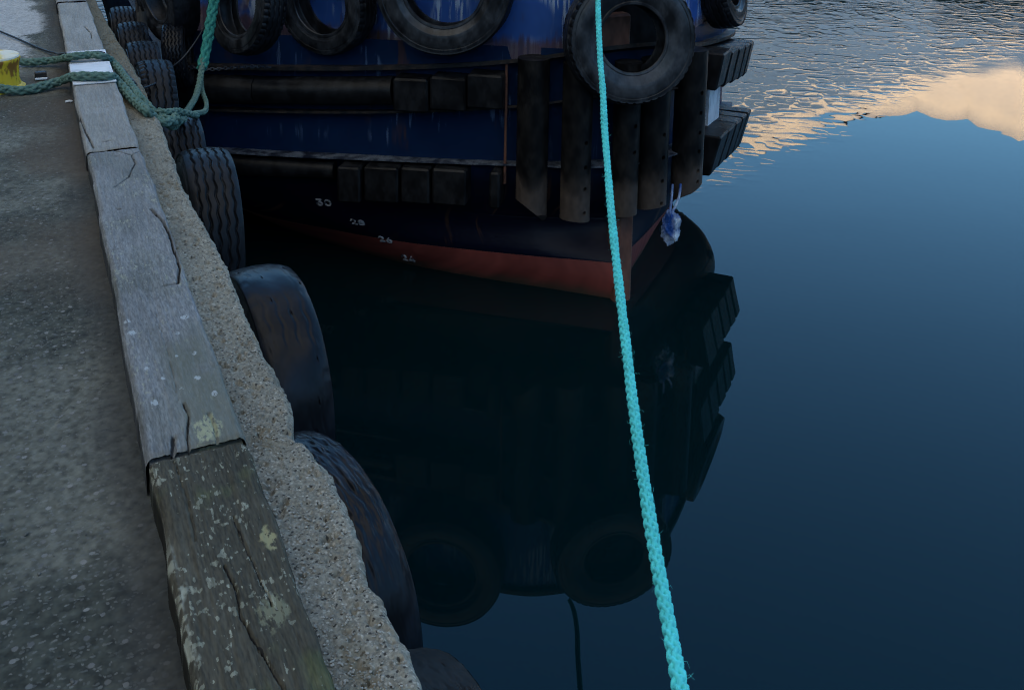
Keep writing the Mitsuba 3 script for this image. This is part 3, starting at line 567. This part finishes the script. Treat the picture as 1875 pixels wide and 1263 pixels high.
put('deck', deck(), 'dark_steel', tug, smooth=30)
for k_, (o, za_, zb_, mat) in enumerate(((0.03, lambda t: sheer(t) - 0.055, lambda t: sheer(t) - 0.02, 'dark_steel'), (0.035, lambda t: zb(t) + 0.185, lambda t: zb(t) + 0.199, 'scrape_white'))):
    put('belt_ledge', strip(BELT, -3.575, 2.2, o, -0.16, za_, zb_), mat, tug, smooth=30, label='scraped steel ledge' if k_ else None)
put('belt_ledge', strip(BELT, -3.575, 2.2, 0.01, -0.16, lambda t: zu(t) - 0.185, lambda t: zu(t) - 0.165), 'dark_steel', tug, smooth=30)

# fenders of the two belts
def belt_block(s0, s1, zf, h, dep, name, mat='block_rubber', sink=0.0, taper=0.0):
    a, b = on(BELT, s0)[0], on(BELT, s1)[0]; t = unit(b - a); n = np.array([t[1], -t[0]]) ; 
    c = (a + b) / 2 - n * (dep / 2 - 0.10 + sink); L = np.linalg.norm(b - a)
    m = box(L - 0.012, dep, h, 0.016)
    lowout = (m.vertices[:, 2] < 0) & (m.vertices[:, 1] < 0); m.vertices[lowout, 1] += taper
    m.vertices += 0.006 * (np.random.default_rng(int(1000 + 100 * s0)).random(m.vertices.shape) - 0.5)
    m.apply_transform(frame(tw(c[0], c[1], zf(c[1])), [t[0], t[1], 0], [-n[0], -n[1], 0], [0, 0, 1]))
    put(name, m, mat, tug)
for sg in (-1, 1):
    if sg > 0:
        for s0, s1 in ((1.02, 1.27), (1.28, 1.50), (1.51, 1.70), (1.71, 1.87), (1.88, 2.02)):
            belt_block(s0, s1, lambda t: zu(t) - 0.01, 0.36, 0.40, 'fender_block', sink=-0.14, taper=0.06); belt_block(s0, s1, lambda t: zb(t) + 0.02, 0.40, 0.42, 'fender_block', sink=-0.15, taper=0.09)
        continue
    for s0, s1 in ((0.99, 1.245), (1.255, 1.51), (1.52, 1.78)): belt_block(sg * s0, sg * s1, zu, 0.29, 0.24, 'fender_block', sink=0.0 if s0 > 1 else 0.02)
    for s0, s1, sk in ((1.00, 1.08, 0.05), (1.25, 1.50, 0.0), (1.51, 1.73, 0.0), (1.74, 2.00, 0.02), (2.01, 2.19, 0.06)): belt_block(sg * s0, sg * s1, zb, 0.32, 0.22, 'fender_block', sink=sk)
    for s0, s1, r in (((1.80, 2.84, 0.125), (2.845, 3.57, 0.128)) if sg < 0 else ((2.02, 2.3, 0.125),)):
        P = along(BELT, sg * s0, sg * s1, -0.01, lambda t: zu(t) + 0.02, 0.05)
        put('rubber_fender', tube(P, r, 28), 'block_rubber', tug, smooth=40)
    P = along(BELT, sg * (2.26 if sg < 0 else 2.2), sg * (3.5 if sg < 0 else 2.45), -0.04, lambda t: zb(t) + 0.06, 0.05)
    put('rubber_fender', tube(P, np.linspace(0.082, 0.11, len(P)), 24), 'block_rubber', tug, smooth=40)

# upright rubber fenders round the bow, with bolt holes down one side
def bow_fender(s, t, r, z0, z1, cut, holes, ha):
    cyl = m3.Manifold.cylinder(z1 - z0 + 0.4, r, r, 40).translate([0, 0, z0 - 0.4])
    cut_n = unit([cut[0], cut[1], 1.0]); cyl = cyl.trim_by_plane(cut_n.tolist(), float(cut_n @ np.array([0, 0, z0])))
    low = unit([0.0, 1.0, 1.3]); cyl = cyl.trim_by_plane(low.tolist(), float(low @ np.array([0, -r * 0.9, z0 + 0.0])))
    for hz in holes:
        c = m3.Manifold.cylinder(0.09, 0.019, 0.019, 12).rotate([90, 0, 0]).rotate([0, 0, math.degrees(ha)])
        d = np.array([math.sin(ha), -math.cos(ha), 0]) * (r - 0.055)
        c = c.translate([d[0], d[1], hz]); cyl = cyl - c
    mm = cyl.to_mesh(); m = trimesh.Trimesh(mm.vert_properties[:, :3], mm.tri_verts)
    m.apply_translation(tw(s, t, 0)); put('bow_fender', m, 'fender_rubber', tug, smooth=35)
H4 = [1.06, 1.30, 1.53, 1.76]
for (s, t, r, z0, z1, cut, holes) in ((-0.90, 0.07, 0.135, 0.93, 2.28, (0.9, 0.0), []), (-0.60, -0.16, 0.128, 0.90, 2.26, (0.15, 0.1), [0.99, 1.20, 1.39, 1.60]), (-0.19, -0.28, 0.115, 0.93, 2.26, (0.0, 0.1), [1.50, 1.73]),
                                      (0.10, -0.26, 0.130, 0.95, 2.26, (-0.1, 0.2), [1.01, 1.21, 1.42, 1.62]), (0.56, -0.12, 0.140, 0.99, 2.28, (-0.55, 0.2), [1.10, 1.20, 1.38, 1.55, 1.73, 1.91]), ):
    bow_fender(s + 0.075, t, r, z0, z1, cut, holes, 0.18)
st = box(0.17, 0.20, 1.75, 0.03); st.apply_transform(frame(tw(-0.03, -0.10, 0.12), [1, 0, 0], [0, 1, 0], [0, 0.0, 1]))
put('stem_bar', st, 'rusty_steel', tug, smooth=False, label='rust red stem bar below the bow fenders')
# a rusty pipe stub and edge bar beside the first upright fender
for (s, z0, z1, r, mat) in ((-1.0, 1.15, 2.2, 0.018, 'rusty_steel'), (1.0, 1.15, 2.2, 0.018, 'rusty_steel')):
    p = on(BELT, s)[0]; put('edge_bar', tube(tw([p[0]] * 6, [p[1] - 0.02] * 6, np.linspace(z0, z1, 6)), r * 0.7, 10), mat, tug, smooth=40)
shade_panel = box(1.05, 0.05, 0.62, 0.02); shade_panel.apply_translation(tw(0.05, -0.06, 2.62)); put('recess_shade_panel', shade_panel, 'block_rubber', tug)  # black panel added to darken the recess behind the bow tyre
put('lit_plate_panel', strip(BELT, 1.30, 1.62, 0.03, -0.10, lambda t: zb(t) + 0.22, lambda t: zu(t) - 0.19), 'white_paint', tug, label='white panel added for the lit hull plate between the far bow fender blocks')  # added panel, its white colour stands for light on the hull plate
bx = box(0.34, 0.20, 0.30, 0.02); bx.apply_translation(tw(-0.22, -0.10, 2.50)); put('towing_chock', bx, 'rusty_steel', tug, label='rusty steel box on the stem head')
# towing bitts above the bow (seen in the water)
for s in (-0.22, 0.12):
    put('bitt', tube(tw([s] * 8, [0.50] * 8, np.linspace(2.3, 3.42, 8)), 0.08, 18), 'dark_steel', tug, smooth=40)
put('bitt', tube(tw(np.linspace(-0.42, 0.32, 8), [0.50] * 8, [3.30] * 8), 0.06, 16), 'dark_steel', tug, smooth=40)
# light chain lashed along the deck edge near the quay
def chain(P, r):
    out = []; Q, u = spline(P, r * 2.6); t, N, B = frames_along(Q)
    for i in range(len(Q)):
        a = np.linspace(0, 2 * np.pi, 15)[:-1]; n = N[i] if i % 2 else B[i]
        L = Q[i] + 2.0 * r * np.cos(a)[:, None] * t[i] + 1.2 * r * np.sin(a)[:, None] * n
        out.append(tube(np.vstack([L, L[:2]]), r * 0.38, 6, False))
    return cat(*out)
put('lashing_chain', chain([(1.19, 9.08, 2.075), (1.36, 8.98, 2.06), (1.56, 8.86, 2.085), (1.80, 8.71, 2.10)], 0.011), 'scrape_white', tug, smooth=True)
# draft marks on both bows
for sg in (-1, 1):
    for txt, z in (('24', 0.06), ('26', 0.29), ('28', 0.51), ('30', 0.74)):
        def hp(u, z): return shear([np.interp(u, UU, HULL(z)[:, 0]) * sg, np.interp(u, UU, HULL(z)[:, 1])], np.clip(0.3 + 0.7 * (z - 0.3) / 1.0, 0.3, 1))
        us = np.linspace(0.5, 6, 300); q = HULL(z); tq = np.interp(us, UU, q[:, 1]); u0 = us[np.argmin(np.abs(tq - 1.40))]
        a, b, c = hp(u0, z), hp(u0 - 0.15 if sg < 0 else u0 + 0.15, z), hp(u0, z + 0.08)
        ex = unit([*(b - a), 0]); up = np.array([*(c - a), 0.08]); ey = unit(up - ex * (up @ ex)); ez = np.cross(ex, ey)
        m = meshkit.text_mesh(txt, 0.088, 0.012, False); m.apply_transform(frame(tw(a[0], a[1], z) + ez * 0.002 - ex * 0.07, ex, ey, ez))
        put('draft_mark', m, 'mark_white', tug)

TG = 'tyre fenders hung on the tug'
FM = ('tyre_sidewall', 'tyre_rubber')
def hung(s, z, spec, lab, yaw=0.0, lean=0.0, off=0.17, roll=0.0, mats=FM):
    p, t, n = on(BULW, s); c = p + n * off; a = math.atan2(n[1], n[0]) + yaw
    tyre('tyre_fender', lab, TG, spec, tw(c[0], c[1], z), (math.cos(a) * math.cos(lean), math.sin(a) * math.cos(lean), math.sin(lean)), roll, mats)
tyre('tyre_fender', 'large tyre at the centre of the bow, behind the turquoise rope', TG, (0.545, 0.26, 'lug', 21, 0.50), (4.385, 7.03, 2.49), (-0.25, -1, 0.16), 0.4)
hung(-1.36, 2.86, (0.58, 0.28, 'road', 22, 0.56), 'broad tyre hung on the blue bulwark left of the bow, second from the turquoise rope', 0.1, 0.05)
hung(-2.15, 2.66, (0.47, 0.24, 'lug', 23, 0.58), 'tyre with a grey sidewall, third from the turquoise rope', -0.1, -0.08)
tyre('tyre_fender', 'tilted tyre on the tug next to the thick green rope', TG, (0.44, 0.22, 'lug', 24, 0.60), (1.633, 8.744, 2.66), (-0.94, -0.40, 0.12), 0.2)
tyre('tyre_fender', 'tyre on the far side of the bow against the open water', TG, (0.48, 0.26, 'lug', 25, 0.56), (6.16, 8.20, 2.72), (0.62, -0.75, 0.22), 0.3)
tyre('tyre_fender', 'black tyre seen edge on at the corner nearest the quay', TG, (0.47, 0.24, 'smooth', 26), (1.06, 9.50, 2.70), (0.9, 0.25, 0.15), 0.2)
tyre('tyre_fender', 'grey grooved tyre wedged low behind the green rope', TG, (0.30, 0.18, 'road', 27), (1.12, 9.22, 2.16), (0.95, -0.25, 0.1), 0.2, ('tyre_sidewall', 'tyre_worn'))

# ---------------------------------------------------------------- ropes
t = thing('turquoise_rope', 'bright turquoise plaited mooring rope slung from the bow to the quay', 'rope')
RP = [(4.487, 7.93, 3.40), (4.42, 7.72, 3.33), (3.92, 6.75, 2.86), (3.60, 6.14, 2.57), (3.18, 5.34, 2.29), (2.75, 4.52, 2.10), (2.27, 3.60, 2.00), (1.826, 2.746, 1.985), (1.34, 1.81, 2.09), (0.93, 1.03, 2.32), (0.60, 0.40, 2.60), (0.30, -0.15, 2.70), (0.05, -0.7, 2.62), (-0.15, -1.3, 2.59)]
P, u = spline(RP, 0.0065)
P = P + 0.006 * (np.stack([meshkit.noise(np.stack([u * 2.3, u * 0 + k_, u * 0], -1), 4) for k_ in (1, 5, 9)], -1) - 0.5)
for m in plaited(P, u, 0.0205, 8, 1.35, 2): put('strand', m, 'rope_turquoise', t, smooth=True)
def fuzz(P, R, n, seed):
    r = np.random.default_rng(seed); tt, N, B = frames_along(P); out = []
    for i in r.integers(2, len(P) - 2, n):
        a = r.random() * 6.283; d = math.cos(a) * N[i] + math.sin(a) * B[i]; e = tt[i] * r.normal(0, 1) + d * 0.9; L = 0.008 + 0.016 * r.random()
        out.append(tube([P[i] + d * R * 0.85, P[i] + d * R * 0.95 + unit(e) * L * 0.5, P[i] + d * R + unit(e + 0.5 * r.normal(0, 1, 3)) * L], [0.0006, 0.0005, 0.0003], 3, False))
    return cat(*out)
put('fibres', fuzz(P, 0.0205, 450, 4), 'rope_turquoise', t, kind='stuff', label='frayed loose fibres of the rope')

def rope(name, label, pts, R, mat, strands=8, stitch=1.35, step=0.010, group=None, cat_='rope'):
    t = thing(name, label, cat_, group); P, u = spline(pts, step)
    for m in plaited(P, u, R, strands, stitch, len(pts)): put('strand', m, mat, t, smooth=True)
    return t
#ROPES_BEGIN
rope('green_mooring_line', 'thick green plaited line coming down the tug side to its eye', [(1.494, 9.172, 2.975), (1.446, 9.127, 2.741), (1.413, 9.094, 2.603), (1.364, 9.033, 2.399), (1.309, 8.955, 2.201), (1.268, 8.887, 2.099)], 0.043, 'rope_green', 8, 1.3, 0.012)
rope('rope_eye', 'thin faded green rope leg of the eye left of its loop', [(1.288, 8.914, 2.173), (1.262, 8.846, 2.104), (1.224, 8.697, 2.05), (1.167, 8.468, 2.002), (1.072, 8.067, 2.02), (0.949, 7.573, 2.066), (0.75, 6.303, 2.371), (0.7, 6.123, 2.402), (0.66, 6.005, 2.452), (0.635, 5.981, 2.496)], 0.024, 'rope_weathered', 8, 1.4)
rope('rope_eye', 'curled rope leg hanging furthest right below the thick green line', [(1.284, 8.916, 2.173), (1.26, 8.868, 2.099), (1.243, 8.77, 2.008), (1.225, 8.601, 1.965), (1.223, 8.428, 1.933), (1.18, 8.115, 1.953), (1.098, 7.72, 2.028), (0.991, 7.34, 2.13), (0.77, 6.092, 2.482), (0.7, 6.014, 2.52), (0.64, 5.96, 2.534), (0.6, 5.97, 2.545)], 0.019, 'rope_weathered', 8, 1.4)
rope('quay_rope', 'weathered green rope crossing the kerb behind the bollard, the farther of two', [(-0.32, 7.365, 2.585), (-0.161, 7.423, 2.585), (-0.03, 7.355, 2.585), (0.102, 7.303, 2.6), (0.163, 7.04, 2.665), (0.225, 6.948, 2.69), (0.306, 6.951, 2.69), (0.372, 6.915, 2.685), (0.431, 7.0, 2.63), (0.468, 6.857, 2.6), (0.495, 6.557, 2.588), (0.515, 6.303, 2.585), (0.534, 6.062, 2.583), (0.575, 6.016, 2.536), (0.605, 5.972, 2.515), (0.64, 5.921, 2.502), (0.7, 5.982, 2.47), (0.76, 6.094, 2.457)], 0.024, 'rope_weathered', 8, 1.4, 0.010, 'ropes from the bollard over the kerb')
rope('quay_rope', 'weathered green rope crossing the kerb in front of the bollard, the nearer of two', [(-0.301, 6.745, 2.59), (-0.197, 6.633, 2.59), (-0.095, 6.593, 2.58), (0.024, 6.638, 2.585), (0.123, 6.681, 2.6), (0.173, 6.444, 2.67), (0.23, 6.363, 2.69), (0.302, 6.334, 2.69), (0.37, 6.33, 2.685), (0.418, 6.435, 2.63), (0.452, 6.335, 2.6), (0.482, 6.107, 2.59), (0.511, 5.941, 2.587), (0.532, 5.806, 2.585), (0.575, 5.883, 2.526), (0.61, 5.837, 2.512), (0.66, 5.892, 2.498), (0.71, 5.955, 2.508)], 0.027, 'rope_weathered', 8, 1.4, 0.010, 'ropes from the bollard over the kerb')
t = thing('black_cable', 'thin black cable trailing over the kerb from the quay to the tug', 'cable'); put('wire', tube(spline([(-0.416, 9.212, 2.565), (-0.248, 8.662, 2.565), (-0.097, 8.229, 2.565), (0.043, 7.829, 2.565), (0.124, 7.493, 2.6), (0.173, 7.11, 2.675), (0.263, 7.078, 2.678), (0.372, 7.087, 2.675), (0.432, 7.169, 2.62), (0.479, 7.089, 2.585), (0.51, 6.824, 2.575), (0.535, 6.589, 2.57), (0.66, 7.443, 2.321), (0.735, 7.606, 2.299), (0.973, 8.807, 2.127), (1.148, 9.122, 2.15), (1.284, 9.166, 2.307), (1.391, 9.184, 2.492), (1.482, 9.196, 2.778)], 0.02)[0], 0.0075, 8), 'cable_black', t, smooth=True)
#ROPES_END

# ---------------------------------------------------------------- small things at the water's edge
def lathe(prof, k=48): return trimesh.creation.revolve(np.array(prof), sections=k)
t = thing('plastic_bundle', 'crumpled blue and white plastic bundle hanging below the far bow fenders', 'bundle')
m = trimesh.creation.icosphere(subdivisions=5); v = m.vertices
f_ = 1 + 0.9 * (meshkit.fbm(v * 2.2, 4, 3)[:, None] - 0.5) + 0.35 * (np.abs(meshkit.fbm(v * 5.5, 3, 8) - 0.5)[:, None] - 0.1)
m.vertices = v * f_ * [0.085, 0.07, 0.155] + [5.055, 7.285, 0.66]; put('sheet', m, 'blue_plastic', t, smooth=25)
for P_ in ([(5.05, 7.31, 0.78), (5.08, 7.34, 0.85), (5.13, 7.40, 1.02)], [(5.06, 7.31, 0.78), (5.15, 7.34, 0.87), (5.23, 7.42, 1.00)]):
    put('lanyard', tube(spline(P_, 0.02)[0], 0.012, 8), 'blue_plastic', t, smooth=True)
t = thing('wooden_ladder', 'weathered wooden ladder on the quay wall behind the far tyres', 'ladder')
for y_ in (10.22, 10.60): m = box(0.05, 0.09, 2.9, 0.008); m.apply_translation([0.93, y_, 1.0]); put('rail', m, 'driftwood', t)
for z_ in np.arange(0.2, 2.4, 0.19): m = box(0.045, 0.30, 0.05, 0.006); m.apply_translation([0.935, 10.41, z_]); put('rung', m, 'driftwood', t)
t = thing('wooden_pole', 'pale leaning wooden pole between the far quay tyres and the tug', 'pole')
put('shaft', tube([(0.90, 10.02, 2.42), (0.91, 9.97, 2.2), (0.93, 9.85, 1.9), (0.96, 9.70, 1.4), (1.0, 9.5, 0.6), (1.03, 9.35, -0.2)], 0.045, 12), 'driftwood', t, smooth=40)

# ---------------------------------------------------------------- things on the quay
b = thing('mooring_bollard', 'short yellow painted bollard with rust runs and a pale top, cut by the left edge', 'bollard')
m = lathe([(0, 0), (0.20, 0), (0.20, 0.012), (0.175, 0.03), (0.168, 0.06), (0.168, 0.14), (0.176, 0.170), (0.180, 0.188), (0.176, 0.198), (0, 0.198)]); m.apply_translation([-0.275, 6.84, QZ - 0.004]); put('barrel', m, 'bollard_yellow', b, smooth=40)
m = lathe([(0, 0), (0.176, 0), (0.172, 0.010), (0.15, 0.014), (0, 0.016)]); m.apply_translation([-0.275, 6.84, QZ + 0.1945]); put('cap', m, 'bollard_top', b, smooth=40, label='pale worn top of the bollard')
b = thing('steel_bracket', 'small grey steel bracket on the quay beside the yellow bollard', 'bracket')
m = box(0.07, 0.05, 0.05, 0.006); m.apply_translation([0.01, 6.98, QZ + 0.024]); put('block', m, 'dark_steel', b)
m = box(0.072, 0.02, 0.012, 0.003); m.apply_translation([0.012, 6.94, QZ + 0.012]); put('lip', m, 'white_paint', b)
b = thing('plastic_scrap', 'white scrap lying against the foot of the third kerb timber', 'litter')
m = trimesh.creation.icosphere(subdivisions=2); m.vertices *= [0.022, 0.010, 0.006]; m.vertices += 0.004 * (rng.random(m.vertices.shape) - 0.5); m.apply_translation([0.15, 6.32, QZ + 0.008]); put('chip', m, 'white_paint', b)
